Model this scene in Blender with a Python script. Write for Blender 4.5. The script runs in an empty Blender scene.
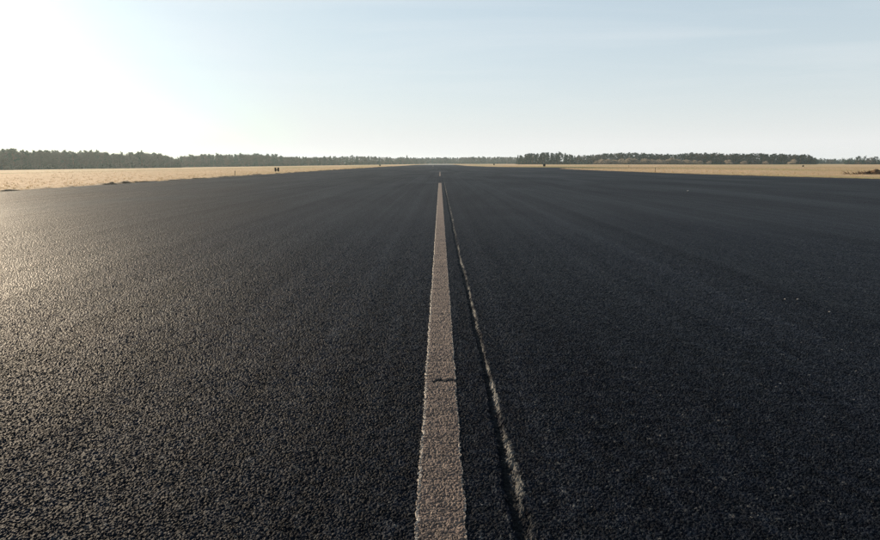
import bpy, math, random
import numpy as np
from mathutils import Vector

# ------------------------------------------------------------------ camera, sky, sun, exposure
sc = bpy.context.scene
COL = sc.collection
F, H, HOR = 586.7, 1.5, 163.4            # focal length in photo pixels, eye height (m), horizon row
PITCH = math.atan((270 - HOR) / F)
CP, SP = math.cos(PITCH), math.sin(PITCH)

cam = bpy.data.cameras.new("camera")
cam.sensor_width = 36.0
cam.lens = 36.0 * F / 880.0
cam.clip_start, cam.clip_end = 0.05, 30000
cam_o = bpy.data.objects.new("camera", cam)
COL.objects.link(cam_o)
cam_o.location = (0, 0, H)
cam_o.rotation_euler = (math.pi / 2 - PITCH, 0, 0)
sc.camera = cam_o

SUN_AZ, SUN_EL = math.radians(49), math.radians(15.0)     # azimuth to the left of the runway axis
world = bpy.data.worlds.new("World")
sc.world = world
world.use_nodes = True
wn, wl = world.node_tree.nodes, world.node_tree.links
wn.clear()
sky = wn.new("ShaderNodeTexSky")
sky.sky_type = 'NISHITA'
sky.sun_disc = False
sky.sun_elevation = SUN_EL
sky.sun_rotation = -SUN_AZ
sky.air_density, sky.dust_density, sky.ozone_density = 1.0, 1.2, 2.5
sky.altitude = 0
bg = wn.new("ShaderNodeBackground")
bg.inputs[1].default_value = 0.15
soft = wn.new("ShaderNodeGamma")                 # evens out the clear-sky range: thin high veil
soft.inputs[1].default_value = 0.42
pale = wn.new("ShaderNodeHueSaturation")
pale.inputs["Saturation"].default_value = 0.86
tint = wn.new("ShaderNodeMix"); tint.data_type = 'RGBA'; tint.blend_type = 'MULTIPLY'
tint.inputs["Factor"].default_value = 1.0
tint.inputs["B"].default_value = (0.865, 0.99, 1.03, 1)
wo = wn.new("ShaderNodeOutputWorld")
wl.new(sky.outputs[0], soft.inputs[0])
wl.new(soft.outputs[0], pale.inputs["Color"])
# faint streaky cirrus, laid out on a high flat layer
tc = wn.new("ShaderNodeTexCoord")
sx_ = wn.new("ShaderNodeSeparateXYZ"); wl.new(tc.outputs["Generated"], sx_.inputs[0])
zz = wn.new("ShaderNodeMath"); zz.operation = 'MAXIMUM'; zz.inputs[1].default_value = 0.03; wl.new(sx_.outputs[2], zz.inputs[0])
dv = []
for k_, sc_ in ((0, 0.45), (1, 0.8)):
    q_ = wn.new("ShaderNodeMath"); q_.operation = 'DIVIDE'; wl.new(sx_.outputs[k_], q_.inputs[0]); wl.new(zz.outputs[0], q_.inputs[1])
    q2_ = wn.new("ShaderNodeMath"); q2_.operation = 'MULTIPLY'; q2_.inputs[1].default_value = sc_; wl.new(q_.outputs[0], q2_.inputs[0])
    dv.append(q2_.outputs[0])
cx_ = wn.new("ShaderNodeCombineXYZ"); wl.new(dv[0], cx_.inputs[0]); wl.new(dv[1], cx_.inputs[1])
cn_ = wn.new("ShaderNodeTexNoise"); cn_.inputs["Scale"].default_value = 0.7; cn_.inputs["Detail"].default_value = 6; cn_.inputs["Distortion"].default_value = 0.6
wl.new(cx_.outputs[0], cn_.inputs["Vector"])
cr_ = wn.new("ShaderNodeMapRange"); cr_.inputs[1].default_value = 0.45; cr_.inputs[2].default_value = 0.8; cr_.inputs[3].default_value = 0.0; cr_.inputs[4].default_value = 0.34
wl.new(cn_.outputs["Fac"], cr_.inputs[0])
veil = wn.new("ShaderNodeMix"); veil.data_type = 'RGBA'
veil.inputs["B"].default_value = (2.6, 2.6, 2.6, 1)
fz_ = wn.new("ShaderNodeMapRange"); fz_.inputs[1].default_value = 0.05; fz_.inputs[2].default_value = 0.2
wl.new(sx_.outputs[2], fz_.inputs[0])
fm_ = wn.new("ShaderNodeMath"); fm_.operation = 'MULTIPLY'; wl.new(cr_.outputs[0], fm_.inputs[0]); wl.new(fz_.outputs[0], fm_.inputs[1])
wl.new(fm_.outputs[0], veil.inputs["Factor"])
wl.new(pale.outputs[0], tint.inputs["A"])
wl.new(tint.outputs["Result"], veil.inputs["A"])
# even thin high veil: its thickness along the line of sight grows towards the horizon
vt = wn.new("ShaderNodeMath"); vt.operation = 'DIVIDE'; vt.inputs[0].default_value = -0.065; wl.new(zz.outputs[0], vt.inputs[1])
ve = wn.new("ShaderNodeMath"); ve.operation = 'EXPONENT'; wl.new(vt.outputs[0], ve.inputs[0])
vf = wn.new("ShaderNodeMath"); vf.operation = 'SUBTRACT'; vf.inputs[0].default_value = 1.0; wl.new(ve.outputs[0], vf.inputs[1])
strat = wn.new("ShaderNodeMix"); strat.data_type = 'RGBA'; strat.blend_type = 'LIGHTEN'
strat.inputs["B"].default_value = (2.32, 2.32, 2.33, 1)
wl.new(vf.outputs[0], strat.inputs["Factor"])
wl.new(veil.outputs["Result"], strat.inputs["A"])
wl.new(strat.outputs["Result"], bg.inputs[0])
wl.new(bg.outputs[0], wo.inputs[0])

sun = bpy.data.lights.new("sun", 'SUN')
sun.energy = 4.8
sun.angle = math.radians(0.53)
sun.color = (1.0, 0.80, 0.57)
sun_o = bpy.data.objects.new("sun", sun)
COL.objects.link(sun_o)
sdir = Vector((-math.sin(SUN_AZ) * math.cos(SUN_EL), math.cos(SUN_AZ) * math.cos(SUN_EL), math.sin(SUN_EL)))
sun_o.rotation_euler = (-sdir).to_track_quat('-Z', 'Y').to_euler()
sun_o.location = (-200, 220, 60)

vs = sc.view_settings
vs.view_transform = 'Standard'
vs.look = 'None'
vs.exposure = 1.35
vs.gamma = 1.0
vs.use_curve_mapping = False
sc.cycles.use_denoising = True
sc.cycles.denoiser = 'OPENIMAGEDENOISE'
sc.cycles.denoising_input_passes = 'RGB_ALBEDO_NORMAL'
sc.cycles.denoising_prefilter = 'NONE'
sc.cycles.max_bounces = 6
sc.cycles.volume_bounces = 1
sc.cycles.caustics_reflective = False
sc.cycles.caustics_refractive = False

HAZE_DENSITY, HAZE_G = 0.00009, 0.5

# ------------------------------------------------------------------ helpers
rnd = random.Random(7)
nr = np.random.default_rng(11)


def at(x, y, z=0.0):
    """photo pixel -> point on the level z"""
    zc = F * (H - z) / (CP * (y - HOR))
    Y = (zc - (H - z) * SP) / CP
    return Vector(((x - 440.0) * zc / F, Y, z))


def at_d(x, Y):
    """column of the photo at ground distance Y -> X"""
    return (x - 440.0) * (Y * CP + 1.5 * SP) / F


def hash01(ix, iy, seed=0):
    h = (ix.astype(np.int64) * 374761393 + iy.astype(np.int64) * 668265263 + seed * 974634777) & 0xFFFFFFFF
    h = ((h ^ (h >> 13)) * 1274126177) & 0xFFFFFFFF
    h = ((h ^ (h >> 16)) * 2246822519) & 0xFFFFFFFF
    h = h ^ (h >> 15)
    return (h & 0xFFFFFF) / float(0x1000000)


def vnoise(x, y, seed=0):
    x = np.asarray(x, float); y = np.asarray(y, float)
    ix, iy = np.floor(x), np.floor(y)
    fx, fy = x - ix, y - iy
    fx = fx * fx * (3 - 2 * fx); fy = fy * fy * (3 - 2 * fy)
    a, b = hash01(ix, iy, seed), hash01(ix + 1, iy, seed)
    c, d = hash01(ix, iy + 1, seed), hash01(ix + 1, iy + 1, seed)
    return (a * (1 - fx) + b * fx) * (1 - fy) + (c * (1 - fx) + d * fx) * fy - 0.5


def sstep(a, b, x):
    t = np.clip((x - a) / (b - a), 0, 1)
    return t * t * (3 - 2 * t)


def mesh_np(name, verts, faces, smooth=False):
    """faces: (n,3) or (n,4) integer array"""
    me = bpy.data.meshes.new(name)
    verts = np.ascontiguousarray(verts, dtype=np.float32)
    faces = np.ascontiguousarray(faces, dtype=np.int32)
    n, k = faces.shape
    me.vertices.add(len(verts)); me.vertices.foreach_set("co", verts.ravel())
    me.loops.add(n * k); me.loops.foreach_set("vertex_index", faces.ravel())
    me.polygons.add(n)
    me.polygons.foreach_set("loop_start", np.arange(0, n * k, k, dtype=np.int32))
    me.polygons.foreach_set("use_smooth", np.full(n, smooth))
    me.update(calc_edges=True)
    return me


def obj(name, me, mat, parent=None, loc=(0, 0, 0)):
    o = bpy.data.objects.new(name, me)
    COL.objects.link(o)
    if mat is not None and me is not None and not me.materials:
        me.materials.append(mat)
    o.location = loc
    if parent:
        o.parent = parent
    return o


def tag(o, label=None, cat=None, group=None, kind=None):
    if label: o["label"] = label
    if cat: o["category"] = cat
    if group: o["group"] = group
    if kind: o["kind"] = kind
    return o


def grid_faces(nrow, ncol):
    i = np.arange(nrow * ncol).reshape(nrow, ncol)
    return np.stack([i[:-1, :-1], i[:-1, 1:], i[1:, 1:], i[1:, :-1]], -1).reshape(-1, 4)


class MB:
    """collects triangles"""
    def __init__(self): self.v = []; self.f = []
    def tri(self, a, b, c):
        n = len(self.v); self.v += [a, b, c]; self.f.append((n, n + 1, n + 2))
    def tube(self, p0, p1, r0, r1, k=5):
        d = (p1 - p0).normalized()
        u = d.orthogonal().normalized(); w = d.cross(u)
        n = len(self.v)
        for p, r in ((p0, r0), (p1, r1)):
            for i in range(k):
                a = 2 * math.pi * i / k
                self.v.append(p + (u * math.cos(a) + w * math.sin(a)) * r)
        for i in range(k):
            j = (i + 1) % k
            self.f += [(n + i, n + j, n + k + j), (n + i, n + k + j, n + k + i)]
        self.v += [p0, p1]
        for i in range(k):
            j = (i + 1) % k
            self.f += [(n + 2 * k, n + j, n + i), (n + 2 * k + 1, n + k + i, n + k + j)]
    def mesh(self, name, smooth=False):
        return mesh_np(name, np.array([tuple(p) for p in self.v]), np.array(self.f), smooth)


def box_mesh(name, sx, sy, sz, bev=0.006, cz=None):
    import bmesh
    bm = bmesh.new()
    bmesh.ops.create_cube(bm, size=1)
    for v in bm.verts:
        v.co = Vector((v.co.x * sx, v.co.y * sy, v.co.z * sz + (sz / 2 if cz is None else cz)))
    bmesh.ops.bevel(bm, geom=bm.edges[:], offset=bev, segments=1, affect='EDGES')
    me = bpy.data.meshes.new(name)
    bm.to_mesh(me); bm.free()
    return me


# ------------------------------------------------------------------ materials
def new_mat(name, rough=0.8, spec=0.5):
    m = bpy.data.materials.new(name)
    m.use_nodes = True
    nt = m.node_tree
    b = nt.nodes["Principled BSDF"]
    b.inputs["Roughness"].default_value = rough
    b.inputs["Specular IOR Level"].default_value = spec
    return m, nt, b


def nnoise(nt, co, scale, detail=3, rough=0.55, dist=0.0):
    n = nt.nodes.new("ShaderNodeTexNoise")
    n.inputs["Scale"].default_value = scale
    n.inputs["Detail"].default_value = detail
    n.inputs["Roughness"].default_value = rough
    n.inputs["Distortion"].default_value = dist
    nt.links.new(co, n.inputs["Vector"])
    return n.outputs["Fac"]


def mapping(nt, co, scale):
    m = nt.nodes.new("ShaderNodeMapping")
    m.inputs["Scale"].default_value = scale
    nt.links.new(co, m.inputs["Vector"])
    return m.outputs[0]


def objco(nt):
    return nt.nodes.new("ShaderNodeTexCoord").outputs["Object"]


def ramp(nt, fac, stops):
    r = nt.nodes.new("ShaderNodeValToRGB")
    e = r.color_ramp.elements
    while len(e) < len(stops): e.new(0.5)
    for i, (p, c) in enumerate(stops):
        e[i].position = p
        e[i].color = (*c, 1) if len(c) == 3 else c
    nt.links.new(fac, r.inputs[0])
    return r.outputs[0]


def g(v): return (v, v, v)


def mixc(nt, fac, a, b, mode='MIX'):
    m = nt.nodes.new("ShaderNodeMix")
    m.data_type = 'RGBA'; m.blend_type = mode
    for sock, val in ((m.inputs["Factor"], fac), (m.inputs["A"], a), (m.inputs["B"], b)):
        if isinstance(val, (int, float)): sock.default_value = val
        elif isinstance(val, tuple): sock.default_value = (*val, 1)
        else: nt.links.new(val, sock)
    return m.outputs["Result"]


def bump(nt, h, strength, dist, normal=None):
    b = nt.nodes.new("ShaderNodeBump")
    b.inputs["Strength"].default_value = strength
    b.inputs["Distance"].default_value = dist
    nt.links.new(h, b.inputs["Height"])
    if normal is not None: nt.links.new(normal, b.inputs["Normal"])
    return b.outputs[0]


def attr(nt, name):
    a = nt.nodes.new("ShaderNodeAttribute")
    a.attribute_name = name
    return a.outputs["Fac"]


def mathn(nt, op, a, b):
    m = nt.nodes.new("ShaderNodeMath"); m.operation = op
    for s, v in zip(m.inputs, (a, b)):
        if isinstance(v, (int, float)): s.default_value = v
        else: nt.links.new(v, s)
    return m.outputs[0]


def mat_asphalt():
    m, nt, b = new_mat("asphalt", 0.52, 0.018)
    co = objco(nt)
    vor = nt.nodes.new("ShaderNodeTexVoronoi")
    vor.inputs["Scale"].default_value = 85
    nt.links.new(co, vor.inputs["Vector"])
    sep = nt.nodes.new("ShaderNodeSeparateColor")
    nt.links.new(vor.outputs["Color"], sep.inputs[0])
    STOPS = [(0, (0.0054, 0.0070, 0.0112)), (0.6, (0.0082, 0.0105, 0.0155)), (0.85, (0.0140, 0.0165, 0.0212)), (0.95, (0.024, 0.027, 0.031)), (1.0, (0.070, 0.073, 0.075))]
    stone = mixc(nt, attr(nt, "near"), ramp(nt, sep.outputs[0], [(p_, tuple(v_ * 0.78 for v_ in c_)) for p_, c_ in STOPS]), ramp(nt, attr(nt, "chip"), STOPS))  # distant stones coloured darker, standing in for the shade between chips
    # scattered larger pale chips
    v2 = nt.nodes.new("ShaderNodeTexVoronoi"); v2.inputs["Scale"].default_value = 26
    nt.links.new(co, v2.inputs["Vector"])
    s2 = nt.nodes.new("ShaderNodeSeparateColor"); nt.links.new(v2.outputs["Color"], s2.inputs[0])
    pick = mathn(nt, 'MULTIPLY', mathn(nt, 'GREATER_THAN', s2.outputs[1], 0.955), mathn(nt, 'LESS_THAN', v2.outputs["Distance"], 0.33))
    stone = mixc(nt, mathn(nt, 'MULTIPLY', pick, 0.8), stone, (0.05, 0.05, 0.05))
    # worn wheel lanes and paving lanes run along the runway
    lanes = nnoise(nt, mapping(nt, co, (0.55, 0.012, 1)), 1.0, 4, 0.6, 0.3)
    patch = nnoise(nt, mapping(nt, co, (0.20, 0.05, 1)), 1.0, 5, 0.6, 0.6)
    fine = nnoise(nt, mapping(nt, co, (6, 1.2, 1)), 1.0, 4, 0.6)
    tone = mixc(nt, 1.0, ramp(nt, lanes, [(0.3, g(0.78)), (0.7, g(1.25))]), ramp(nt, patch, [(0.3, g(0.75)), (0.72, g(1.25))]), 'MULTIPLY')
    streak = nnoise(nt, mapping(nt, co, (2.6, 0.010, 1)), 1.0, 3, 0.6, 0.15)
    tone = mixc(nt, 1.0, tone, ramp(nt, streak, [(0.35, g(0.92)), (0.55, g(1.0)), (0.7, g(1.2))]), 'MULTIPLY')
    tone = mixc(nt, 1.0, tone, ramp(nt, fine, [(0.25, g(0.8)), (0.75, g(1.2))]), 'MULTIPLY')
    grain = nnoise(nt, co, 11, 7, 0.8)
    tone = mixc(nt, 1.0, tone, ramp(nt, grain, [(0.32, g(0.4)), (0.5, g(0.95)), (0.70, g(2.1))]), 'MULTIPLY')
    c = mixc(nt, 1.0, stone, tone, 'MULTIPLY')
    # gritty, mossy joint wall, its sunlit paleness put into the colour
    c = mixc(nt, attr(nt, "lit_grit"), c, mixc(nt, nnoise(nt, co, 60, 3), (0.047, 0.047, 0.044), (0.225, 0.218, 0.205)))
    c = mixc(nt, attr(nt, "groove_dark"), c, (0.005, 0.0055, 0.006))  # floor of the groove coloured darker
    nt.links.new(c, b.inputs["Base Color"])
    sp_ = mathn(nt, 'MULTIPLY', ramp(nt, streak, [(0.35, g(0.82)), (0.7, g(1.35))]), 0.021)      # worn lanes are more polished
    nt.links.new(sp_, b.inputs["Specular IOR Level"])
    nt.links.new(ramp(nt, patch, [(0.3, g(0.50)), (0.7, g(0.64))]), b.inputs["Roughness"])
    hb = mathn(nt, 'ADD', mathn(nt, 'MULTIPLY', vor.outputs["Distance"], -0.7), mathn(nt, 'ADD', mathn(nt, 'MULTIPLY', nnoise(nt, co, 220, 3), 0.6), mathn(nt, 'MULTIPLY', grain, 1.0)))
    nt.links.new(bump(nt, hb, 0.8, 0.007), b.inputs["Normal"])
    return m


def mat_paint():
    m, nt, b = new_mat("aged_pink_paint", 0.75, 0.3)
    co = objco(nt)
    n1 = nnoise(nt, co, 9, 5, 0.65)
    n2 = nnoise(nt, co, 120, 4, 0.65)
    c = ramp(nt, n1, [(0.3, (0.062, 0.044, 0.037)), (0.55, (0.102, 0.073, 0.061)), (0.75, (0.150, 0.115, 0.094))])
    c = mixc(nt, 1.0, c, ramp(nt, n2, [(0.3, g(0.62)), (0.7, g(1.25))]), 'MULTIPLY')
    edge = mathn(nt, 'MULTIPLY', attr(nt, "edge"), ramp(nt, nnoise(nt, co, 14, 3), [(0.35, g(0.25)), (0.6, g(1.0))]))
    c = mixc(nt, edge, c, (0.29, 0.265, 0.235))
    wear = mathn(nt, 'MAXIMUM', ramp(nt, nnoise(nt, co, 160, 2, 0.5), [(0.58, g(0)), (0.70, g(0.85))]), attr(nt, "crack"))
    c = mixc(nt, wear, c, (0.014, 0.013, 0.012))
    worn = ramp(nt, nnoise(nt, co, 22, 6, 0.75), [(0.50, g(0)), (0.68, g(0.6))])
    c = mixc(nt, worn, c, (0.022, 0.020, 0.019))
    nt.links.new(c, b.inputs["Base Color"])
    nt.links.new(bump(nt, n2, 0.5, 0.004), b.inputs["Normal"])
    return m


def mat_grass_ground():
    m, nt, b = new_mat("dry_grass_field", 0.95, 0.1)
    co = objco(nt)
    n1 = nnoise(nt, mapping(nt, co, (0.02, 0.006, 1)), 1.0, 6, 0.6, 0.4)
    n2 = nnoise(nt, co, 0.7, 5, 0.65)
    n3 = nnoise(nt, co, 9, 4, 0.7)
    c = ramp(nt, n1, [(0.34, (0.18, 0.185, 0.075)), (0.46, (0.315, 0.24, 0.145)), (0.66, (0.40, 0.29, 0.195))])
    c = mixc(nt, 1.0, c, ramp(nt, n2, [(0.28, g(0.6)), (0.7, g(1.22))]), 'MULTIPLY')
    c = mixc(nt, 1.0, c, ramp(nt, n3, [(0.25, g(0.75)), (0.75, g(1.2))]), 'MULTIPLY')
    nt.links.new(c, b.inputs["Base Color"])
    hb = mathn(nt, 'ADD', mathn(nt, 'MULTIPLY', n3, 0.4), n2)
    nt.links.new(bump(nt, hb, 0.8, 0.25), b.inputs["Normal"])
    return m


def mat_noise(name, stops, scale=4, rough=0.9, translucent=0.0, bumpd=None, spec=0.2):
    m, nt, b = new_mat(name, rough, spec)
    co = objco(nt)
    n = nnoise(nt, co, scale, 4, 0.6)
    c = ramp(nt, n, stops)
    oi = nt.nodes.new("ShaderNodeObjectInfo")
    c = mixc(nt, 1.0, c, ramp(nt, oi.outputs["Random"], [(0, g(0.75)), (1, g(1.25))]), 'MULTIPLY')
    nt.links.new(c, b.inputs["Base Color"])
    if bumpd: nt.links.new(bump(nt, n, 0.6, bumpd), b.inputs["Normal"])
    if translucent:
        t = nt.nodes.new("ShaderNodeBsdfTranslucent")
        nt.links.new(c, t.inputs[0])
        mx = nt.nodes.new("ShaderNodeMixShader")
        mx.inputs[0].default_value = translucent
        out = nt.nodes["Material Output"]
        nt.links.new(b.outputs[0], mx.inputs[1]); nt.links.new(t.outputs[0], mx.inputs[2])
        nt.links.new(mx.outputs[0], out.inputs[0])
    return m


M_ASPH = mat_asphalt()
M_PAINT = mat_paint()
M_FIELD = mat_grass_ground()
M_CONC = mat_noise("pale_concrete", [(0.3, (0.17, 0.165, 0.155)), (0.7, (0.25, 0.24, 0.225))], 0.2, 0.7)
M_BLADE = mat_noise("dry_grass_blades", [(0.3, (0.20, 0.165, 0.08)), (0.5, (0.31, 0.235, 0.14)), (0.7, (0.38, 0.30, 0.195))], 0.12, 0.8, 0.4)
M_TURF = mat_noise("turf_edge", [(0.3, (0.07, 0.05, 0.03)), (0.55, (0.14, 0.10, 0.06)), (0.75, (0.30, 0.23, 0.13))], 5, 0.95, 0, 0.05)
M_BARK = mat_noise("bark", [(0.3, (0.06, 0.048, 0.038)), (0.7, (0.13, 0.105, 0.085))], 3, 0.95, 0, 0.05)
M_PBARK = mat_noise("pine_bark", [(0.3, (0.07, 0.045, 0.032)), (0.7, (0.17, 0.095, 0.06))], 3, 0.95, 0, 0.05)
M_TWIG = mat_noise("bare_twigs", [(0.3, (0.045, 0.040, 0.035)), (0.7, (0.095, 0.080, 0.066))], 0.5, 0.95)
M_PALE = mat_noise("pale_willow_twigs", [(0.3, (0.20, 0.165, 0.13)), (0.7, (0.33, 0.28, 0.22))], 0.6, 0.95, 0.3)
M_NEEDLE = mat_noise("pine_needles", [(0.3, (0.007, 0.022, 0.017)), (0.5, (0.011, 0.032, 0.024)), (0.7, (0.018, 0.046, 0.030))], 0.6, 0.75, 0.15)
M_SPRUCE = mat_noise("spruce_needles", [(0.3, (0.006, 0.026, 0.021)), (0.5, (0.010, 0.038, 0.030)), (0.7, (0.016, 0.052, 0.038))], 0.6, 0.75, 0.15)
M_BRUSH = mat_noise("dark_brush", [(0.3, (0.04, 0.024, 0.014)), (0.6, (0.09, 0.055, 0.03)), (0.8, (0.16, 0.11, 0.06))], 6, 0.95, 0, 0.06)
M_BLACK = mat_noise("weathered_black_board", [(0.3, (0.010, 0.010, 0.011)), (0.7, (0.022, 0.021, 0.020))], 8, 0.6, 0, 0.003)
M_STEEL = mat_noise("dull_steel", [(0.3, (0.16, 0.155, 0.15)), (0.7, (0.26, 0.25, 0.24))], 12, 0.5, 0, 0.002)
M_WOOD = mat_noise("weathered_wood", [(0.3, (0.10, 0.075, 0.05)), (0.7, (0.20, 0.155, 0.10))], 14, 0.85, 0, 0.004)
M_CREAM = mat_noise("weathered_cream_paint", [(0.3, (0.45, 0.40, 0.27)), (0.7, (0.60, 0.54, 0.38))], 10, 0.6, 0, 0.003)
M_STONE = mat_noise("pale_pebble", [(0.3, (0.16, 0.155, 0.15)), (0.7, (0.30, 0.29, 0.28))], 30, 0.8, 0, 0.004)

# ------------------------------------------------------------------ the pavement outline
RL = -24.0                                    # left edge of the runway
RR = 19.5                                     # right edge of the runway beyond the apron
APRON = [(46.5, -70), (46.5, 20), (45.0, 40), (42.8, 58), (39.0, 72), (36.6, 84), (35.2, 100), (34.0, 120), (33.0, 140),
         (33.4, 165), (38, 184), (52, 193), (80, 197), (120, 199), (160, 199), (160, 206), (120, 208), (80, 213),
         (56, 222), (38, 236), (27, 252), (21.5, 280), (RR, 320)]


def seg_dist(px, py, pts, closed=False):
    d = np.full(px.shape, 1e9)
    for (x0, y0), (x1, y1) in zip(pts[:-1], pts[1:]):
        vx, vy = x1 - x0, y1 - y0
        L = vx * vx + vy * vy
        if L == 0: continue
        t = np.clip(((px - x0) * vx + (py - y0) * vy) / L, 0, 1)
        d = np.minimum(d, np.hypot(px - x0 - t * vx, py - y0 - t * vy))
    return d


def inside(px, py, poly):
    r = np.zeros(px.shape, bool)
    n = len(poly)
    for i in range(n):
        x0, y0 = poly[i]; x1, y1 = poly[(i + 1) % n]
        if y0 == y1: continue
        c = ((y0 > py) != (y1 > py)) & (px < (x1 - x0) * (py - y0) / (y1 - y0) + x0)
        r ^= c
    return r


RUN_END = 1450.0
RR2 = 16.8                                    # the runway proper is a little narrower past the taxiway
PAVE = [(RL, -70)] + APRON + [(RR2, 345), (RR2, RUN_END), (RL, RUN_END)]


def pave_dist(px, py):
    """signed distance to the pavement edge, positive out on the grass"""
    d = seg_dist(px, py, PAVE + [PAVE[0]])
    return np.where(inside(px, py, PAVE), -d, d)


def field_z(x, y):
    """height of the open field, without the verge"""
    left = np.clip(-24 - x, 0, 320)
    z = -0.0112 * np.maximum(left - 4, 0)
    out = np.maximum(-24 - x, x - 34)
    a = sstep(6, 60, out)
    z = z + a * (vnoise(x / 60, y / 90, 3) * 0.30 + vnoise(x / 17, y / 26, 4) * 0.10)
    return z


def ground_z(x, y):
    x = np.atleast_1d(np.asarray(x, float)); y = np.atleast_1d(np.asarray(y, float))
    d = pave_dist(x, y)
    return field_z(x, y) * sstep(0, 8, d) - 0.035 + 0.055 * sstep(-0.05, 1.4, d)


# terrain sheet, fine where the verge runs, coarse out to the horizon
def axis(parts):
    out = []
    for a, b, s in parts:
        out += list(np.arange(a, b, s))
    out.append(parts[-1][1])
    return np.array(sorted(set(np.round(out, 4))))


gx = axis([(-6000, -1000, 250), (-1000, -300, 25), (-300, -60, 8), (-60, -28, 2), (-28, -22, 0.5), (-22, 16, 6), (16, 56, 0.8), (56, 120, 3), (120, 400, 10), (400, 1000, 25), (1000, 6000, 250)])
gy = axis([(-1500, -100, 200), (-100, 30, 5), (30, 260, 1.6), (260, 420, 5), (420, 1600, 20), (1600, 6000, 200)])
GX, GY = np.meshgrid(gx, gy)
GZ = ground_z(GX.ravel(), GY.ravel())
gv = np.stack([GX.ravel(), GY.ravel(), GZ], -1)
ground = obj("grass_field", mesh_np("grass_field", gv, grid_faces(len(gy), len(gx)), True), M_FIELD)
tag(ground, "dry tan grass field on both sides of the runway", None, None, "structure")

# ------------------------------------------------------------------ runway: one sheet, its surface really rough near the viewer
STONE = 0.0108


def joint_x(y):
    return 0.325 + 0.036 * np.clip((9 - y) / 7, 0, 1) + 0.015 * vnoise(y / 0.9, y * 0 + 3.3, 21) + 0.012 * vnoise(y / 0.23, y * 0 + 7.1, 22)


def stones(x, y):
    """angular chips: tilted flat tops with steep flanks; returns height and the chip's own shade"""
    z = np.full(x.shape, -1.0)
    val = np.zeros(x.shape)
    cx, cy = np.floor(x / STONE), np.floor(y / STONE)
    for ox in (-1, 0, 1):
        for oy in (-1, 0, 1):
            ix, iy = cx + ox, cy + oy
            jx = (ix + 0.5 + (hash01(ix, iy, 1) - 0.5) * 0.9) * STONE
            jy = (iy + 0.5 + (hash01(ix, iy, 2) - 0.5) * 0.9) * STONE
            r = STONE * (0.38 + 0.52 * hash01(ix, iy, 3))
            an = hash01(ix, iy, 7) * 6.283
            tx = (hash01(ix, iy, 5) - 0.5) * 0.8; ty = (hash01(ix, iy, 6) - 0.5) * 0.8
            dx, dy = x - jx, y - jy
            p = np.abs(dx * np.cos(an) + dy * np.sin(an)); q = np.abs(dy * np.cos(an) - dx * np.sin(an)) * (1 + 0.6 * hash01(ix, iy, 8))
            d = np.maximum(np.maximum(p, q), 0.75 * (p + q)) / r
            top = hash01(ix, iy, 4) ** 1.3 * 0.0042
            h = np.where(d < 1, top + np.minimum(0.0024, (1 - d) * 0.008) + tx * dx + ty * dy, -0.002)
            up = h > z
            z = np.where(up, h, z)
            val = np.where(up, np.where(d < 1, hash01(ix, iy, 9), 0.0), val)
    return z - 0.004, val


def surf(x, y):
    """height, sunlit gritty wall and darker groove floor masks of the near runway surface"""
    fade = 1 - sstep(9, 24.0, y)
    z, chip = stones(x, y)
    z = z * fade * 0.74
    z += (vnoise(x / 0.06, y / 0.06, 8) * 0.003 + vnoise(x / 0.35, y / 0.35, 9) * 0.006) * fade
    jx = joint_x(y)
    w = 0.026 + 0.020 * vnoise(y / 0.5, y * 0 + 1.0, 23) + 0.016 * (1 - sstep(2.2, 3.6, y)) + 0.012 * sstep(6, 20, y)
    u = (x - jx) / w                             # -1 .. 0 floor of the groove, 0 .. 0.7 its right wall
    ragged = vnoise(x / 0.02, y / 0.02, 24) * 0.55 + vnoise(x / 0.007, y / 0.007, 26) * 0.5
    u = u + ragged
    dep = 0.017 * sstep(-1.35, -0.9, u) * (1 - sstep(-0.15, 0.75, u))
    lip = 0.0018 * np.exp(-((u - 0.8) / 0.45) ** 2)
    end = 1 - sstep(38, 60, y)
    z = z * (1 - 0.55 * sstep(-1.1, -0.8, u) * (1 - sstep(-0.2, 0.0, u)))
    z += (lip - dep) * end
    z += (vnoise(x / 0.017, y / 0.017, 28) * 0.009 + vnoise(x / 0.05, y / 0.09, 29) * 0.009) * np.exp(-((u - 0.2) / 0.9) ** 2) * end * (1 - 0.6 * sstep(10, 24, y))
    lit_grit = np.exp(-((u - 0.35) / 0.42) ** 2) * (0.24 + 1.5 * vnoise(x / 0.05, y / 0.16, 25) + 0.9 * vnoise(x / 0.3, y / 0.55, 27)) * end
    groove_dark = sstep(-1.1, -0.8, u) * (1 - sstep(-0.25, 0.0, u)) * 0.8 * end
    return z, np.clip(lit_grit, 0, 1), groove_dark, chip, fade


Y0, Y1 = 1.85, 24.0


def half_w(y): return 0.78 * y + 0.7


rows = [Y0]
while rows[-1] < Y1:
    rows.append(rows[-1] + 0.0050 * (rows[-1] / 2.2) ** 1.3)
rows[-1] = Y1
rows = np.array(rows)
NC = 1111
uu = np.linspace(-1, 1, NC)
PX = uu[None, :] * half_w(rows)[:, None]
PY = np.repeat(rows[:, None], NC, 1)
pz, pg, pt, pc, pn_ = surf(PX.ravel(), PY.ravel())
border = np.minimum.reduce([(1 - np.abs(uu))[None, :] / 0.06 + 0 * PY, (PY - Y0) / 0.2, (Y1 - PY) / 0.5 + 0 * PX]).ravel()
border = np.clip(border, 0, 1)
# the joint runs on past the far border of the patch, so it does not fade there
pz *= np.where(np.abs(PX.ravel() - 0.34) < 0.2, np.clip((PY.ravel() - Y0) / 0.2, 0, 1), border)
V = [np.stack([PX.ravel(), PY.ravel(), pz], -1)]
Fq = [grid_faces(len(rows), NC)]
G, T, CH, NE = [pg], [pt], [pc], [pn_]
base = len(V[0])

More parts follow.
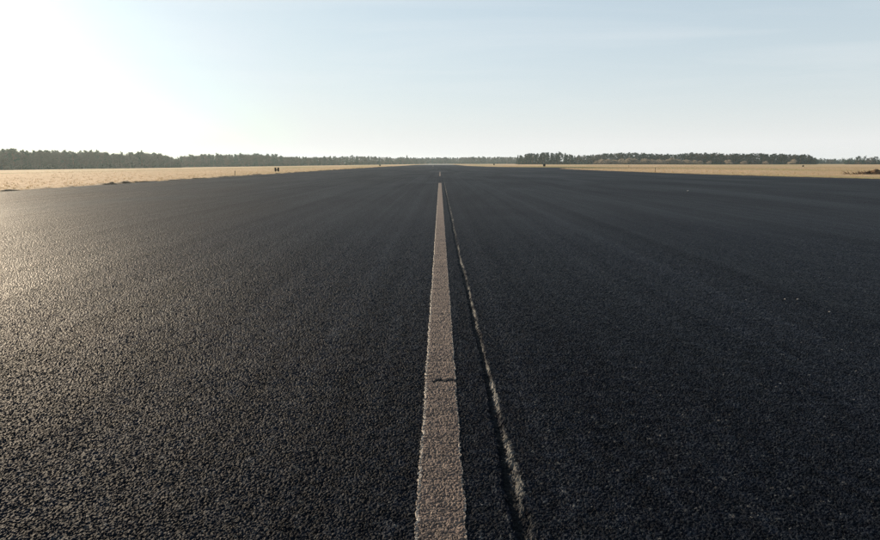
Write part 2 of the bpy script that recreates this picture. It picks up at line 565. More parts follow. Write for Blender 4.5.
# narrow strip that carries the joint on into the distance
XA, XB, Y2 = 0.14, 0.62, 62.0
srow = [Y1]
while srow[-1] < Y2: srow.append(srow[-1] + 0.05 * (srow[-1] / 24) ** 1.5)
srow[-1] = Y2
srow = np.array(srow)
scol = np.linspace(XA, XB, 49)
SX, SY = np.meshgrid(scol, srow)
sz, sg, st, sc1, sn1 = surf(SX.ravel(), SY.ravel())
ed = np.clip(np.minimum(SX.ravel() - XA, XB - SX.ravel()) / 0.03, 0, 1) * np.clip((Y2 - SY.ravel()) / 2, 0, 1)
V.append(np.stack([SX.ravel(), SY.ravel(), sz * ed], -1)); Fq.append(grid_faces(len(srow), len(scol)) + base)
G.append(sg); T.append(st); CH.append(sc1); NE.append(sn1); base += len(SX.ravel())


def quad(pts):
    global base
    V.append(np.array([(x, y, 0.0) for x, y in pts])); Fq.append(np.array([[base, base + 1, base + 2, base + 3]]))
    G.append(np.zeros(4)); T.append(np.zeros(4)); CH.append(np.zeros(4)); NE.append(np.zeros(4)); base += 4


hw0, hw1 = half_w(Y0), half_w(Y1)
quad([(RL, -70), (RR, -70), (RR, Y0), (RL, Y0)])
quad([(RL, Y0), (-hw0, Y0), (-hw1, Y1), (RL, Y1)])
quad([(hw0, Y0), (RR, Y0), (RR, Y1), (hw1, Y1)])
quad([(RL, Y1), (XA, Y1), (XA, Y2), (RL, Y2)])
quad([(XB, Y1), (RR, Y1), (RR, Y2), (XB, Y2)])
quad([(RL, Y2), (RR, Y2), (RR, 320), (RL, 320)])
quad([(RL, 320), (RR, 320), (RR2, 345), (RL, 345)])
quad([(RL, 345), (RR2, 345), (RR2, 640), (RL, 640)])
rme = mesh_np("runway", np.concatenate(V), np.concatenate(Fq), False)
for nm, arr in (("lit_grit", G), ("groove_dark", T), ("chip", CH), ("near", NE)):
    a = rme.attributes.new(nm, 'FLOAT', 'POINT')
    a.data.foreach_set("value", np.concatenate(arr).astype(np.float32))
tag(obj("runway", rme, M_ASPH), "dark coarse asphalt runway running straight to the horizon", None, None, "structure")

# apron and taxiway that widen the pavement on the right
import bmesh
bm = bmesh.new()
vs_ = [bm.verts.new((x, y, 0)) for x, y in [(RR, -70)] + APRON]
bmesh.ops.triangulate(bm, faces=[bm.faces.new(vs_)])
ame = bpy.data.meshes.new("apron"); bm.to_mesh(ame); bm.free()
tag(obj("apron", ame, M_ASPH), "asphalt apron and taxiway joining the runway", None, None, "structure")

cv = np.array([(RL, 640, 0), (RR2, 640, 0), (RR2, RUN_END, 0), (RL, RUN_END, 0)])
tag(obj("runway_concrete_end", mesh_np("runway_concrete_end", cv, np.array([[0, 1, 2, 3]])), M_CONC), "pale concrete far end of the runway", None, None, "structure")

# ------------------------------------------------------------------ centre line paint: a thin rough skin over the stones
CRACKS = [at(440, y).y for y in (527, 462, 381, 362, 314, 300, 283, 267, 252, 240, 229, 219, 211, 204, 197)]
CR_STR = [0.5, 0.12, 1.0, 0.25, 0.75, 0.4, 0.4, 0.75, 0.4, 0.6, 0.4, 0.5, 0.4, 0.4, 0.4]


def paint_dash(ya, yb, xl, xr, dense):
    if dense:
        r = [ya]
        while r[-1] < yb: r.append(r[-1] + 0.0050 * (max(r[-1], 2.2) / 2.2) ** 1.3)
        r[-1] = yb
        r = np.array(r); nc = 61
    else:
        r = np.linspace(ya, yb, 60); nc = 9
    t = np.linspace(0, 1, nc)
    l = xl + 0.016 * vnoise(r / 0.012, r * 0, 31) + 0.006 * vnoise(r / 0.3, r * 0, 32)
    rr = xr + 0.014 * vnoise(r / 0.012, r * 0, 33) + 0.006 * vnoise(r / 0.3, r * 0, 34)
    X = l[:, None] + (rr - l)[:, None] * t[None, :]
    Y = np.repeat(r[:, None], nc, 1)
    x, y = X.ravel(), Y.ravel()
    z, _, _, _, _ = surf(x, y)
    z = z * 0.95 + 0.0046
    fade = 1 - sstep(9, 24, y)
    z += vnoise(x / 0.011, y / 0.011, 35) * 0.0016 * fade
    crack = np.zeros(len(x))
    for k, (cy, s) in enumerate(zip(CRACKS, CR_STR)):
        path = cy + 0.05 * vnoise(x / 0.045, x * 0 + k, 36) + 0.02 * vnoise(x / 0.012, x * 0 + k, 37) + (0.15 * (x - 0.0) if k != 2 else 0.12 * x)
        wid = (0.019 if s > 0.9 else 0.009) * (cy / 3.2) ** 1.0
        c = s * (1.6 if s > 0.9 else 1.0) * np.exp(-((y - path) / wid) ** 2)
        if k == 2: c *= sstep(-0.07, -0.03, x)
        crack = np.maximum(crack, c)
    z -= crack * 0.006
    ex = np.minimum(np.abs(X - l[:, None]) * 1.0, np.abs(rr[:, None] - X) * 2.2).ravel()
    edge = 1 - sstep(0.007, 0.020, ex)
    ZZ = z.reshape(len(r), nc)
    ZZ[:, 0] -= 0.010; ZZ[:, -1] -= 0.010          # the skin's rim dips into the asphalt
    me = mesh_np("runway_centre_line", np.stack([x, y, ZZ.ravel()], -1), grid_faces(len(r), nc), False)
    for nm, arr in (("edge", edge), ("crack", np.clip(crack, 0, 1))):
        a = me.attributes.new(nm, 'FLOAT', 'POINT')
        a.data.foreach_set("value", arr.astype(np.float32))
    return obj("runway_centre_line", me, M_PAINT)


tag(paint_dash(1.7, at(440, 183).y, -0.105, 0.112, True), "worn pinkish centre line stripe with transverse cracks", None, None, "structure")
tag(paint_dash(71, 108, -0.10, 0.10, False), "short far dash of the runway centre line", None, None, "structure")

# ------------------------------------------------------------------ grass stuff along the verges
def tuft_field(name, n, sampler, hmin, hmax, wid, blades, mat, label, lean=0.6):
    px, py = sampler(n)
    pz = ground_z(px, py)
    hgt = hmin + (hmax - hmin) * nr.random(n) ** 1.6
    vs, N = [], n * blades
    bx = np.repeat(px, blades) + nr.normal(0, 0.07, N); by = np.repeat(py, blades) + nr.normal(0, 0.07, N)
    bz = np.repeat(pz, blades) - 0.02
    bh = np.repeat(hgt, blades) * (0.6 + 0.6 * nr.random(N))
    a = nr.random(N) * 2 * np.pi
    la = nr.random(N) * 2 * np.pi; lm = bh * lean * nr.random(N)
    w = wid * (0.6 + 0.8 * nr.random(N))
    v = np.empty((N, 3, 3))
    v[:, 0] = np.stack([bx - np.cos(a) * w, by - np.sin(a) * w, bz], -1)
    v[:, 1] = np.stack([bx + np.cos(a) * w, by + np.sin(a) * w, bz], -1)
    v[:, 2] = np.stack([bx + np.cos(la) * lm, by + np.sin(la) * lm, bz + bh], -1)
    o = obj(name, mesh_np(name, v.reshape(-1, 3), np.arange(N * 3).reshape(-1, 3)), mat)
    return tag(o, label, "grass", None, "stuff")


def s_left(n):
    y = 18 + 330 * nr.random(n) ** 1.7
    x = RL - 0.1 - 95 * nr.random(n) ** 1.8
    return x, y


def s_right(n):
    y = 25 + 330 * nr.random(n * 2) ** 1.5
    x = 33 + 120 * nr.random(n * 2) ** 1.4
    k = pave_dist(x, y) > 0.15
    return x[k][:n], y[k][:n]


def right_sampler(n):
    x, y = s_right(n * 2)
    return x[:n], y[:n]


tuft_field("dry_grass", 16000, s_left, 0.04, 0.17, 0.02, 5, M_BLADE, "dry pale grass on the field sloping away from the runway's sunward edge")
tuft_field("dry_grass", 14000, right_sampler, 0.05, 0.24, 0.02, 5, M_BLADE, "dry pale grass on the field beside the apron and taxiway")


def turf_edge(name, path, label, hmax):
    """broken low sod along a pavement edge"""
    vv, ff = [], []
    pts = []
    for (x0, y0), (x1, y1) in zip(path[:-1], path[1:]):
        L = math.hypot(x1 - x0, y1 - y0)
        k = max(1, int(L / 0.25))
        for i in range(k):
            pts.append((x0 + (x1 - x0) * i / k, y0 + (y1 - y0) * i / k, -(y1 - y0) / L, (x1 - x0) / L))
    P = np.array(pts)
    s = np.arange(len(P)) * 0.25
    prof = [(-0.35, -0.05), (-0.16, 0.5), (0.0, 1.0), (0.25, 0.85), (0.6, 0.3), (0.95, -0.06)]
    amp = np.clip(vnoise(s / 0.7, s * 0 + 5, 41) * 1.5 + vnoise(s / 2.6, s * 0, 42) * 0.9 + 0.5, 0.12, 1.25)
    off = vnoise(s / 0.8, s * 0 + 9, 43) * 0.35 + vnoise(s / 5, s * 0 + 9, 44) * 0.5
    R = []
    side = 1.0 if path is LEFT_EDGE else -1.0
    for j, (o_, h_) in enumerate(prof):
        d = (o_ * (0.5 + 0.6 * amp) + off)
        jit = vnoise(s / 0.3, s * 0 + j * 3.1, 45) * 0.05
        z = np.where(h_ < 0, -0.03, h_ * hmax * amp * (1 + vnoise(s / 0.4, s * 0 + j, 46)) - 0.004)
        R.append(np.stack([P[:, 0] + P[:, 2] * (d + jit) * side, P[:, 1] + P[:, 3] * (d + jit) * side, z], -1))
    R = np.stack(R, 1)
    o = obj(name, mesh_np(name, R.reshape(-1, 3), grid_faces(len(P), len(prof)), True), M_TURF)
    return tag(o, label, "turf", None, "stuff")


LEFT_EDGE = [(RL - 0.1, 12), (RL - 0.1, 300)]
turf_edge("turf_edge", LEFT_EDGE, "broken dark sod along the sunward edge of the runway", 0.11)
turf_edge("turf_edge", [(x, y) for x, y in APRON if 15 < y < 200], "low dark sod along the curved edge of the apron", 0.07)

# ------------------------------------------------------------------ trees
def rvec(r): 
    while True:
        v = Vector((r.uniform(-1, 1), r.uniform(-1, 1), r.uniform(-1, 1)))
        if 0.05 < v.length < 1: return v.normalized()


def sliver(mb, p, d, L, w, r):
    s = d.cross(rvec(r))
    if s.length < 1e-3: s = d.orthogonal()
    s = s.normalized() * w
    mb.tri(p - s, p + s, p + d * L)


def bare_tree(seed, h=14.0, spread=1.0, low=0.18, dens=1.0, tw=0.05):
    r = random.Random(seed)
    wood, twig = MB(), MB()
    def grow(p, d, L, rad, depth):
        n = 2
        q = p
        for i in range(n):
            d = (d + rvec(r) * 0.16 + Vector((0, 0, 0.06))).normalized()
            q2 = q + d * (L / n)
            if depth < 3: wood.tube(q, q2, rad * (1 - 0.25 * i), rad * (0.8 - 0.25 * i), 5 if depth < 2 else 3)
            q = q2
            if depth >= 2:
                for _ in range(int(5 * dens)):
                    dd = (d * 0.5 + rvec(r) * 0.9 + Vector((0, 0, 0.25))).normalized()
                    sliver(twig, q + rvec(r) * 0.3 * h / 14, dd, r.uniform(0.6, 1.7) * h / 14, tw, r)
        if depth == 4: return
        k = r.choice([3, 3, 4]) if depth < 3 else r.choice([2, 3])
        for i in range(k):
            a = 2 * math.pi * (i + r.random() * 0.7) / k
            u = d.orthogonal().normalized(); w = d.cross(u)
            tilt = r.uniform(0.45, 0.95) * spread
            nd = (d * math.cos(tilt) + (u * math.cos(a) + w * math.sin(a)) * math.sin(tilt)).normalized()
            if nd.z < -0.15: nd.z *= -0.5
            grow(q, nd, L * r.uniform(0.62, 0.86), rad * 0.55, depth + 1)
    t0 = h * low
    top = Vector((r.uniform(-.2, .2), r.uniform(-.2, .2), t0))
    wood.tube(Vector((0, 0, -0.4)), top, 0.024 * h, 0.019 * h, 7)
    grow(top, Vector((0, 0, 1)), h * 0.24, 0.017 * h, 0)
    for i in range(4):
        a = 2 * math.pi * (i + r.random()) / 4
        grow(Vector((0, 0, t0 * r.uniform(0.7, 1.2))), Vector((math.cos(a), math.sin(a), r.uniform(0.3, 0.8))).normalized(), h * 0.2, 0.010 * h, 1)
    zmax = max(p.z for p in twig.v)
    f = h / zmax
    for m in (wood, twig):
        m.v = [Vector((p.x * f, p.y * f, p.z * f)) for p in m.v]
    return wood, twig


def pine_tree(seed, h=16.0, low=0.35, rad=3.4, n=230):
    r = random.Random(seed)
    wood, need = MB(), MB()
    bend = Vector((r.uniform(-.5, .5), r.uniform(-.5, .5), 0))
    def axis_p(t): return bend * t * t + Vector((0, 0, h * t))
    prev = Vector((0, 0, -0.4))
    for i in range(1, 7):
        t = i / 6 * 0.96
        wood.tube(prev, axis_p(t), 0.30 * (1 - 0.85 * (i - 1) / 6), 0.30 * (1 - 0.85 * i / 6), 6)
        prev = axis_p(t)
    nb = 26
    for b in range(nb):
        t = low + (0.97 - low) * (b + r.random()) / nb
        u = (t - low) / (1 - low)
        R = rad * (0.55 + 0.75 * math.sin(math.pi * min(1, 0.18 + u * 0.62))) * (1 - u ** 3) * r.uniform(0.55, 1.1) + 0.35
        a = r.random() * 2 * math.pi
        d = Vector((math.cos(a), math.sin(a), r.uniform(0.05, 0.5))).normalized()
        p0 = axis_p(t); p1 = p0 + d * R
        wood.tube(p0, p1, 0.07, 0.02, 3)
        k = max(3, int(n / nb))
        for j in range(k):
            c = p0 + (p1 - p0) * (0.35 + 0.7 * r.random()) + rvec(r) * 0.55
            for q in range(8):
                sliver(need, c + rvec(r) * 0.35, (rvec(r) + Vector((0, 0, 0.35))).normalized(), r.uniform(0.35, 0.8), r.uniform(0.10, 0.2), r)
    return wood, need


def spruce_tree(seed, h=16.0, rad=2.6):
    r = random.Random(seed)
    wood, need = MB(), MB()
    wood.tube(Vector((0, 0, -0.4)), Vector((0, 0, h * 0.5)), 0.24, 0.14, 6)
    wood.tube(Vector((0, 0, h * 0.5)), Vector((0, 0, h * 0.98)), 0.14, 0.03, 5)
    t = 0.10
    while t < 0.99:
        R = rad * (1 - t) ** 0.8 * r.uniform(0.8, 1.15) + 0.12
        k = 7 if t < 0.8 else 5
        a0 = r.random() * 6.28
        for i in range(k):
            a = a0 + 6.283 * i / k + r.uniform(-.25, .25)
            L = R * r.uniform(0.7, 1.15)
            for j in range(5):
                q = (j + r.random()) / 5
                c = Vector((math.cos(a) * L * q, math.sin(a) * L * q, h * t - 0.28 * L * q))
                for _ in range(3):
                    sliver(need, c + rvec(r) * 0.22, (Vector((math.cos(a), math.sin(a), -0.35)) + rvec(r) * 0.8).normalized(), r.uniform(0.35, 0.75), r.uniform(0.10, 0.18), r)
        t += 0.045
    for _ in range(12):
        sliver(need, Vector((0, 0, h * 0.95)) + rvec(r) * 0.1, (Vector((0, 0, 1)) + rvec(r) * 0.5).normalized(), h * 0.05, 0.08, r)
    return wood, need


def thicket(seed, h=6.0, rad=3.6, n=900):
    r = random.Random(seed)
    wood, leaf = MB(), MB()
    for i in range(5):
        a = r.random() * 6.28
        wood.tube(Vector((0, 0, -0.3)), Vector((math.cos(a) * 1.2, math.sin(a) * 1.2, h * 0.6)), 0.08, 0.03, 4)
    lobes = [(r.uniform(-1, 1) * rad * 0.6, r.uniform(-1, 1) * rad * 0.6, r.uniform(0.55, 1.0) * h) for _ in range(7)]
    for i in range(n):
        x, y, t = r.choice(lobes)
        d = rvec(r)
        p = Vector((x + d.x * rad * 0.5, y + d.y * rad * 0.5, max(0.0, t * (0.45 + 0.5 * d.z) * r.random() ** 0.3)))
        sliver(leaf, p, (rvec(r) + Vector((0, 0, 0.5))).normalized(), r.uniform(0.5, 1.2), r.uniform(0.08, 0.2), r)
    return wood, leaf


BARE_H, PINE_H, SPR_H, SCR_H = 14.0, 16.0, 16.0, 8.0
VAR = {"bare": [], "pine": [], "spruce": [], "scrub": [], "thicket": [], "darkthicket": []}
for i in range(6):
    w, t = bare_tree(100 + i, BARE_H, spread=0.85 + 0.08 * (i % 3), low=0.12 + 0.03 * (i % 3))
    VAR["bare"].append((w.mesh("bare_tree_trunk"), t.mesh("bare_tree_crown")))
for i in range(5):
    w, t = pine_tree(200 + i, PINE_H, low=0.25 + 0.06 * (i % 3), rad=2.9 + 0.3 * (i % 3))
    VAR["pine"].append((w.mesh("pine_tree_trunk"), t.mesh("pine_tree_crown")))
for i in range(4):
    w, t = spruce_tree(300 + i, SPR_H, 3.0 + 0.3 * i)
    VAR["spruce"].append((w.mesh("spruce_tree_trunk"), t.mesh("spruce_tree_crown")))
for i in range(4):
    w, t = bare_tree(400 + i, SCR_H, spread=1.15, low=0.05, dens=1.3, tw=0.045)
    VAR["scrub"].append((w.mesh("scrub_trunk"), t.mesh("scrub_crown")))
for i in range(3):
    w, t = thicket(500 + i); VAR["thicket"].append((w.mesh("thicket_trunk"), t.mesh("thicket_crown")))
    w, t = thicket(510 + i); VAR["darkthicket"].append((w.mesh("thicket_trunk"), t.mesh("thicket_crown")))
KIND = {"thicket": ("thicket", 6.0, M_BARK, M_TWIG, "shrub"), "darkthicket": ("thicket", 6.0, M_BARK, M_NEEDLE, "shrub"), "bare": ("broadleaf_tree", BARE_H, M_BARK, M_TWIG, "tree"), "pine": ("pine_tree", PINE_H, M_PBARK, M_NEEDLE, "tree"),
        "spruce": ("spruce_tree", SPR_H, M_BARK, M_SPRUCE, "tree"), "scrub": ("willow_shrub", SCR_H, M_BARK, M_PALE, "shrub")}
STUFF = []                                     # trees of the deeper rows, later joined into one wood


def plant(kind, x, y, h, label=None, group=None, wide=1.0):
    nm, h0, mb, mc, cat = KIND[kind]
    tr, cr = rnd.choice(VAR[kind])
    z = float(ground_z(x, y)[0])
    s = h / h0
    if label is None:
        STUFF.append((kind, cr, x, y, z, s, rnd.random() * 6.283, wide)); return
    e = bpy.data.objects.new(nm, None)
    COL.objects.link(e)
    e.empty_display_size = 0.5
    e.location = (x, y, z); e.scale = (s * wide, s * wide, s); e.rotation_euler = (0, 0, rnd.random() * 6.283)
    tag(e, label, cat, group)
    obj("trunk", tr, mb, e); obj("crown", cr, mc, e)
    return e


def itp(x, tab):
    xs, ys = zip(*tab)
    return float(np.interp(x, xs, ys))


def wood(x0, x1, step, dist, top, mix, rows, indiv_rows, labels, group, gap=13.0, seedjit=1.0, wide=1.0):
    """dist, top: tables over photo columns (ground distance of the edge, row of the tree tops)"""
    for r_ in range(rows):
        x = x0 + (r_ % 2) * step * 0.5
        while x < x1:
            xx = x + rnd.uniform(-0.35, 0.35) * step
            d = itp(xx, dist) + r_ * gap + rnd.uniform(-4, 4) * seedjit
            X = at_d(xx, d)
            z = float(ground_z(X, d)[0])
            t = itp(xx, top) + rnd.uniform(-0.3, 1.1) + (0.5 if r_ else 0)
            h = H + (HOR - t) * CP * d / F - z
            k = rnd.choices(list(mix(xx).keys()), list(mix(xx).values()))[0]
            if k == "scrub": h *= rnd.uniform(0.6, 1.1)
            wd = wide * rnd.uniform(0.8, 1.3)
            if r_ < indiv_rows: plant(k, X, d, h, labels[k], group, wd)
            else: plant(k, X, d, h, None, None, wide)
            x += step * rnd.uniform(0.8, 1.2)


# wood A: nearest wood on the sunward side
wood(-70, 178, 6.6, [(-70, 335), (0, 392), (60, 440), (120, 505), (180, 575)],
     [(-70, 147.5), (0, 148.3), (18, 148.6), (22, 150), (55, 149.4), (75, 151), (90, 149.6), (104, 150), (111, 154), (116, 152.5), (140, 151), (160, 152.5), (170, 155.5), (180, 158.5)],
     lambda x: {"bare": 0.6, "pine": 0.4} if 15 < x else {"bare": 0.45, "pine": 0.55}, 4, 2,
     {"bare": "bare grey-brown broadleaf tree in the tallest wood, the one sloping down on the sunward side",
      "pine": "dark green pine among bare trees in the tallest wood on the sunward side"},
     "trees of the nearest wood on the sunward side", gap=11)
# wood B: further along the same side
wood(183, 425, 4.4, [(183, 650), (250, 735), (300, 820), (345, 930), (380, 1080), (425, 1350)],
     [(183, 155), (200, 154), (225, 153.6), (255, 153.2), (275, 154), (292, 156), (315, 156.4), (330, 155.6), (340, 156.3), (360, 155.4), (375, 156), (395, 157), (425, 157.2)],
     lambda x: {"bare": 0.5, "spruce": 0.35, "pine": 0.15} if x < 340 else {"bare": 0.35, "spruce": 0.3, "pine": 0.35}, 3, 2,
     {"bare": "hazy bare broadleaf tree in the long wood receding behind the twin-panel board",
      "spruce": "hazy pointed spruce in the long wood receding behind the twin-panel board",
      "pine": "hazy green pine in the long wood receding behind the twin-panel board"},
     "trees of the long wood behind the twin-panel board", gap=15, wide=1.45)
plant("spruce", at_d(407, 1290), 1290, 19.5, "lone spruce rising above the hazy wood at the runway's far end", None, 1.5)
# pine clump on the other side
wood(519, 576, 3.8, [(519, 860), (576, 860)], [(519, 155), (528, 153.4), (545, 152.2), (560, 152.4), (570, 153.8), (576, 155)],
     lambda x: {"pine": 0.45, "spruce": 0.55}, 3, 2,
     {"pine": "dark green pine in the dense evergreen clump behind the lone square board",
      "spruce": "dark green pointed spruce in the dense evergreen clump behind the lone square board"},
     "trees of the evergreen clump", gap=12, wide=1.45)
# long dark wood behind the pale scrub
wood(577, 814, 4.7, [(577, 900), (620, 870), (815, 850)],
     [(577, 155.4), (592, 154.6), (604, 153.4), (618, 152.8), (650, 153.2), (672, 153.9), (690, 152.9), (715, 152.7), (722, 153.6), (745, 153.2), (780, 154), (806, 154.6), (810, 156), (814, 157.6)],
     lambda x: {"pine": 0.85, "bare": 0.15} if 604 < x < 690 or x > 715 else {"pine": 0.5, "bare": 0.5}, 3, 2,
     {"pine": "dark pine in the long even wood backing the pale willow scrub",
      "bare": "bare broadleaf tree among dark pines of the long even wood backing the pale scrub"},
     "trees of the long wood backing the scrub", gap=12, wide=1.6)
# pale scrub in front of it
wood(598, 702, 5.0, [(598, 815), (702, 790)], [(598, 158.5), (612, 157.2), (640, 157), (665, 157.6), (690, 158), (702, 160)],
     lambda x: {"scrub": 1.0}, 2, 2, {"scrub": "pale bare willow shrub in the scrub belt before the long dark wood"}, "pale willow scrub belt", gap=10, wide=1.25)
wood(706, 770, 17.0, [(704, 815), (770, 800)], [(704, 158.8), (770, 158.8)], lambda x: {"scrub": 1.0}, 1, 1,
     {"scrub": "pale bare willow shrub in the scrub belt before the long dark wood"}, "pale willow scrub belt", wide=1.2)
plant("scrub", at_d(792, 760), 760, 7.4, "round pale shrub standing alone before the end of the dark wood", None, 1.35)
# lower wood at the far right
wood(847, 960, 6.5, [(847, 900), (960, 820)], [(847, 157.6), (856, 156.2), (880, 155.6), (960, 154)],
     lambda x: {"pine": 0.75, "bare": 0.25}, 2, 2,
     {"pine": "dark pine in the sparse low wood past the end of the dark wood",
      "bare": "bare broadleaf tree in the sparse low wood past the end of the dark wood"},
     "trees of the sparse low wood", gap=14)
# far ridges: masses of trees nobody could count
wood(398, 530, 3.2, [(398, 1540), (530, 1480)], [(398, 157.6), (425, 157.2), (470, 156.8), (530, 156.6)], lambda x: {"bare": 0.3, "spruce": 0.45, "pine": 0.25}, 3, 0, {}, "", gap=22, wide=2.0)
wood(812, 960, 3.6, [(812, 1320), (960, 1300)], [(812, 158), (835, 158.8), (850, 159.2), (960, 159)], lambda x: {"pine": 0.7, "bare": 0.3}, 2, 0, {}, "", gap=20, wide=1.4)
# the same woods carry on past what the photograph shows
wood(-330, -72, 9, [(-330, 215), (-70, 335)], [(-330, 138), (-200, 143.5), (-70, 147.5)], lambda x: {"bare": 0.55, "pine": 0.45}, 2, 0, {}, "", gap=11)
wood(962, 1250, 9, [(962, 820), (1250, 620)], [(962, 154), (1250, 151)], lambda x: {"pine": 0.7, "bare": 0.3}, 2, 0, {}, "", gap=14)
# understorey along all the wood edges
for x0, x1, st_, tab, hh in ((-330, 180, 5.5, [(-330, 210), (-70, 330), (0, 388), (60, 436), (120, 500), (180, 570)], 4.5), (183, 425, 4.5, [(183, 645), (250, 730), (300, 815), (345, 925), (380, 1075), (425, 1345)], 4.5),
                             (400, 530, 3.0, [(400, 1535), (530, 1475)], 6), (519, 600, 4, [(519, 855), (600, 880)], 4), (600, 702, 4, [(600, 860), (702, 850)], 5), (812, 850, 3.5, [(812, 1315), (850, 1300)], 5), (702, 815, 4, [(702, 845), (815, 845)], 4.5), (847, 1250, 6, [(847, 895), (960, 815), (1250, 615)], 4)):
    for row in range(4):
        x = x0
        while x < x1:
            d = itp(x, tab) + (2, 12, 30, 46)[row] + rnd.uniform(-2, 4)
            plant(rnd.choice(["thicket", "darkthicket", "darkthicket"] if x < 430 else ["darkthicket"] * 4 + ["thicket"]), at_d(x, d), d, hh * rnd.uniform(0.6, 1.2) * (1, 1.3, 2.0, 2.5)[row], None, None, (1.0, 1.0, 0.75, 0.65)[row])
            x += st_ * rnd.uniform(0.6, 1.1)

# join the deeper rows, one mesh per foliage colour inside one thing
wood_e = bpy.data.objects.new("woodland", None)
COL.objects.link(wood_e)
tag(wood_e, "far-off mass of woods and undergrowth closing the airfield all round", "woodland", None, "stuff")
cache = {}
for kind in VAR:
    vv, ff, n = [], [], 0
    for (k, cr, x, y, z, s, a, wd) in STUFF:
        if k != kind: continue
        if cr.name not in cache:
            c = np.empty(len(cr.vertices) * 3, np.float32); cr.vertices.foreach_get("co", c)
            c = c.reshape(-1, 3, 3)[::3]                                    # every third sliver, made broader
            mid = c.mean(1, keepdims=True)
            cache[cr.name] = (mid + (c - mid) * 1.75).reshape(-1, 3)
        c = cache[cr.name] * np.array([s * wd, s * wd, s])
        R = np.array([[math.cos(a), -math.sin(a), 0], [math.sin(a), math.cos(a), 0], [0, 0, 1]])
        c = c @ R.T + np.array([x, y, z])
        vv.append(c); n += len(c)
    if not vv: continue
    o = obj("crown", mesh_np("woodland_" + kind, np.concatenate(vv), np.arange(n).reshape(-1, 3)), KIND[kind][3], wood_e)
    tag(o, None, None, None, "stuff")

# ------------------------------------------------------------------ small things on the airfield
def empty(name, p, rz=0.0):
    e = bpy.data.objects.new(name, None); COL.objects.link(e)
    e.location = p; e.rotation_euler = (0, 0, rz); e.empty_display_size = 0.2
    return e


def on_ground(x, y):
    return (x, y, float(ground_z(x, y)[0]))


# twin-panel board beside the runway
p = at(277, 172.3)
e = tag(empty("marker_board", on_ground(min(p.x, RL - 1.2), p.y), 0.05), "black marker board of two panels on low posts in the grass beside the runway", "sign")
for sx in (-1, 1):
    pn = obj("panel", box_mesh("panel", 0.30, 0.05, 0.62, 0.01), M_BLACK, e, (sx * 0.24, 0, 0.13))
    obj("panel_rim", box_mesh("panel_rim", 0.33, 0.02, 0.035, 0.005), M_STEEL, pn, (0, 0, 0.61))
    obj("post", box_mesh("post", 0.05, 0.05, 0.42, 0.004), M_STEEL, e, (sx * 0.24, 0.055, -0.08))
obj("crossbar", box_mesh("crossbar", 0.62, 0.035, 0.07, 0.004), M_BLACK, e, (0, 0.048, 0.26))
obj("crossbar", box_mesh("crossbar", 0.26, 0.03, 0.10, 0.004), M_BLACK, e, (0, 0.0, 0.36))

# square boards further off
def square_board(x, y, w, h, label):
    e = tag(empty("marker_board", on_ground(x, y), rnd.uniform(-0.15, 0.15)), label, "sign")
    pn = obj("panel", box_mesh("panel", w, 0.06, h, 0.015), M_BLACK, e, (0, 0, 0.16))
    obj("panel_rim", box_mesh("panel_rim", w + 0.04, 0.03, 0.04, 0.006), M_STEEL, pn, (0, 0, h - 0.01))
    for sx in (-1, 1):
        obj("post", box_mesh("post", 0.06, 0.06, h * 0.7, 0.004), M_STEEL, e, (sx * w * 0.3, 0.062, -0.1))


p = at(545, 166.9); square_board(p.x, p.y + 2, 1.05, 1.15, "lone square black board in the grass beyond the taxiway mouth")
p = at(494, 165.4); square_board(p.x, p.y, 1.0, 1.1, "smaller dark board in the grass before the hazy far woods")
p = at(380, 166.2); square_board(min(p.x, RL - 5), p.y, 0.8, 0.65, "low dark board in the grass tongue at the narrowing runway edge")
p = at(803, 167.3); square_board(p.x, p.y, 0.7, 0.5, "small low dark board far out in the field near the lone pale shrub")


def stake(x, y, h, r, label, capmat, lean=0.0):
    e = tag(empty("marker_post", on_ground(x, y), rnd.random()), label, "post")
    b = MB()
    b.tube(Vector((0, 0, -0.15)), Vector((lean * 0.6, 0, h * 0.6)), r, r * 0.95, 8)
    b.tube(Vector((lean * 0.6, 0, h * 0.6 - 0.002)), Vector((lean, 0, h)), r * 0.96, r * 0.8, 8)
    obj("shaft", b.mesh("shaft", True), M_WOOD, e)
    c = MB()
    c.tube(Vector((lean, 0, h - 0.01)), Vector((lean, 0, h + h * 0.22)), r * 1.25, r * 1.1, 8)
    obj("cap", c.mesh("cap", True), capmat, e)
    return e


p = at(235, 176.1); stake(min(p.x, RL - 0.25), p.y, 0.52, 0.045, "thin brown stake at the runway edge before the twin-panel board", M_WOOD, 0.02)
p = at(651.5, 172.0); stake(p.x + 0.6, p.y, 0.82, 0.055, "wooden post with pale cap at the apron edge", M_CREAM, 0.04)
p = at(623, 168.0); stake(p.x, p.y - 6, 0.75, 0.07, "short dark stake in the grass where the taxiway leaves the apron", M_WOOD)
p = at(433.2, 167.0); e = tag(empty("marker_post", (p.x, p.y, 0.0)), "small dark upright marker standing far down the runway", "post")
b = MB(); b.tube(Vector((0, 0, -0.01)), Vector((0, 0, 0.06)), 0.28, 0.22, 10); obj("base", b.mesh("base"), M_BLACK, e)
b = MB(); b.tube(Vector((0, 0, 0.05)), Vector((0, 0, 0.95)), 0.12, 0.05, 10); obj("shaft", b.mesh("shaft"), M_STEEL, e)

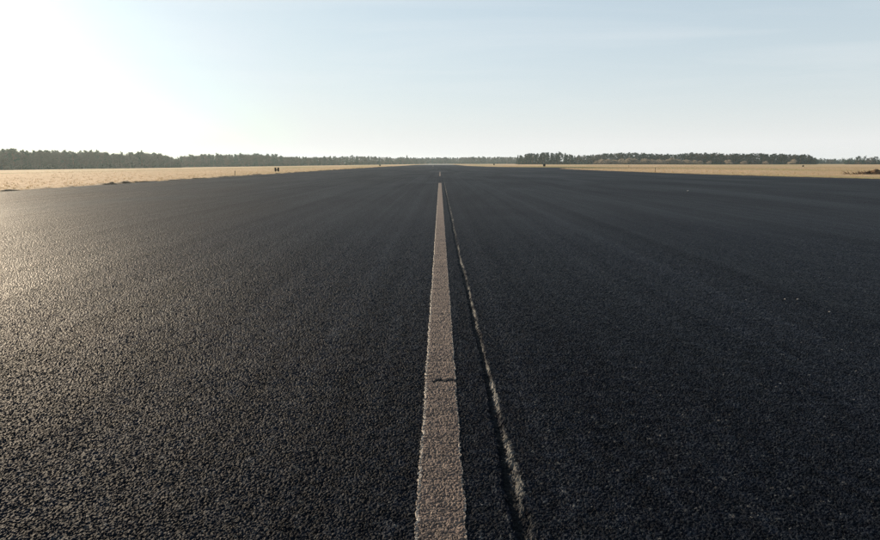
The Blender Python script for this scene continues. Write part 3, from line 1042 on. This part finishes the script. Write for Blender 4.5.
# earth and brush heap on the grass at the right
p = at(872, 174.6)
hx, hy = p.x + 0.8, p.y
hz = float(ground_z(hx, hy)[0])
e = tag(empty("brush_heap", (hx, hy, hz)), "low dark heap of earth and brushwood on the dry grass beside the apron", "heap")
n1, n2 = 40, 26
A, B = np.meshgrid(np.linspace(-1, 1, n1), np.linspace(-1, 1, n2))
mx_, my_ = A.ravel() * 3.4, B.ravel() * 1.3
mz = np.clip(1 - A.ravel() ** 2, 0, 1) ** 0.6 * np.clip(1 - B.ravel() ** 2, 0, 1) * (0.28 + 0.28 * np.exp(-((mx_ + 0.4) / 0.6) ** 2) + 0.5 * vnoise(mx_ / 0.5 + 9, my_ / 0.5, 51) + 0.25 * vnoise(mx_ / 0.17, my_ / 0.17, 52)) - 0.05
obj("mound", mesh_np("mound", np.stack([mx_, my_, mz], -1), grid_faces(n2, n1), True), M_BRUSH, e)
br = MB(); rr_ = random.Random(5)
for i in range(340):
    x = rr_.uniform(-3.0, 3.2); y = rr_.uniform(-0.9, 0.9)
    z = 0.32 * (1 - (x / 3.4) ** 2) * (1 - (y / 1.3) ** 2)
    sliver(br, Vector((x, y, z - 0.03)), (rvec(rr_) + Vector((0, 0, 0.6))).normalized(), rr_.uniform(0.2, 0.6), rr_.uniform(0.012, 0.03), rr_)
obj("brushwood", br.mesh("brushwood"), M_BRUSH, e)
br = MB()
for i in range(60):
    x = rr_.uniform(-4.6, -2.2); y = rr_.uniform(-0.5, 0.5)
    sliver(br, Vector((x, y, 0.03)), (rvec(rr_) * 0.5 + Vector((-0.8, 0, 0.25))).normalized(), rr_.uniform(0.4, 1.0), rr_.uniform(0.015, 0.03), rr_)
obj("fallen_branches", br.mesh("fallen_branches"), M_BRUSH, e)

# pale pebbles lying on the asphalt
def pebble(x, y, s, label):
    import bmesh
    q = at(x, y)
    bm = bmesh.new()
    bmesh.ops.create_icosphere(bm, subdivisions=2, radius=1)
    r = random.Random(int(x * 7 + y))
    ph = [rvec(r) for _ in range(6)]
    for v in bm.verts:
        d = v.co.normalized()
        k = 1 - 0.22 * sum(max(0, d.dot(a) - 0.55) for a in ph)
        v.co = Vector((d.x * k * s * 1.35, d.y * k * s, d.z * k * s * 0.6))
    me = bpy.data.meshes.new("pebble"); bm.to_mesh(me); bm.free()
    o = obj("pebble", me, M_STONE, None, (q.x, q.y, s * 0.42))
    o.rotation_euler = (0, 0, r.random() * 6)
    tag(o, label, "pebble", "pale pebbles on the asphalt")


for x, y, s in ((798, 299.6, 0.013), (785, 299.3, 0.008), (829.5, 312, 0.009), (746, 300, 0.006)):
    pebble(x, y, s, "pale pebble lying loose on the apron asphalt")
pebble(688, 191.3, 0.06, "pale stone lying far out on the asphalt toward the capped post")

# ------------------------------------------------------------------ the air
hm = bpy.data.materials.new("haze")
hm.use_nodes = True
hn = hm.node_tree
hn.nodes.clear()
pv = hn.nodes.new("ShaderNodeVolumePrincipled")
pv.inputs["Color"].default_value = (0.74, 0.92, 1.0, 1)
pv.inputs["Density"].default_value = HAZE_DENSITY
pv.inputs["Anisotropy"].default_value = HAZE_G
ho = hn.nodes.new("ShaderNodeOutputMaterial")
hn.links.new(pv.outputs[0], ho.inputs["Volume"])
bx0, by0, bz0, bx1, by1, bz1 = -6100, -1600, float(GZ.min()) - 1.2, 6100, 6100, 24.0
hv = np.array([(x, y, z) for z in (bz0, bz1) for y in (by0, by1) for x in (bx0, bx1)])
hf = np.array([[0, 2, 3, 1], [4, 5, 7, 6], [0, 1, 5, 4], [2, 6, 7, 3], [0, 4, 6, 2], [1, 3, 7, 5]])
hz_o = obj("haze", mesh_np("haze", hv, hf), hm)
tag(hz_o, "thin pale haze lying over the whole airfield", "haze", None, "stuff")
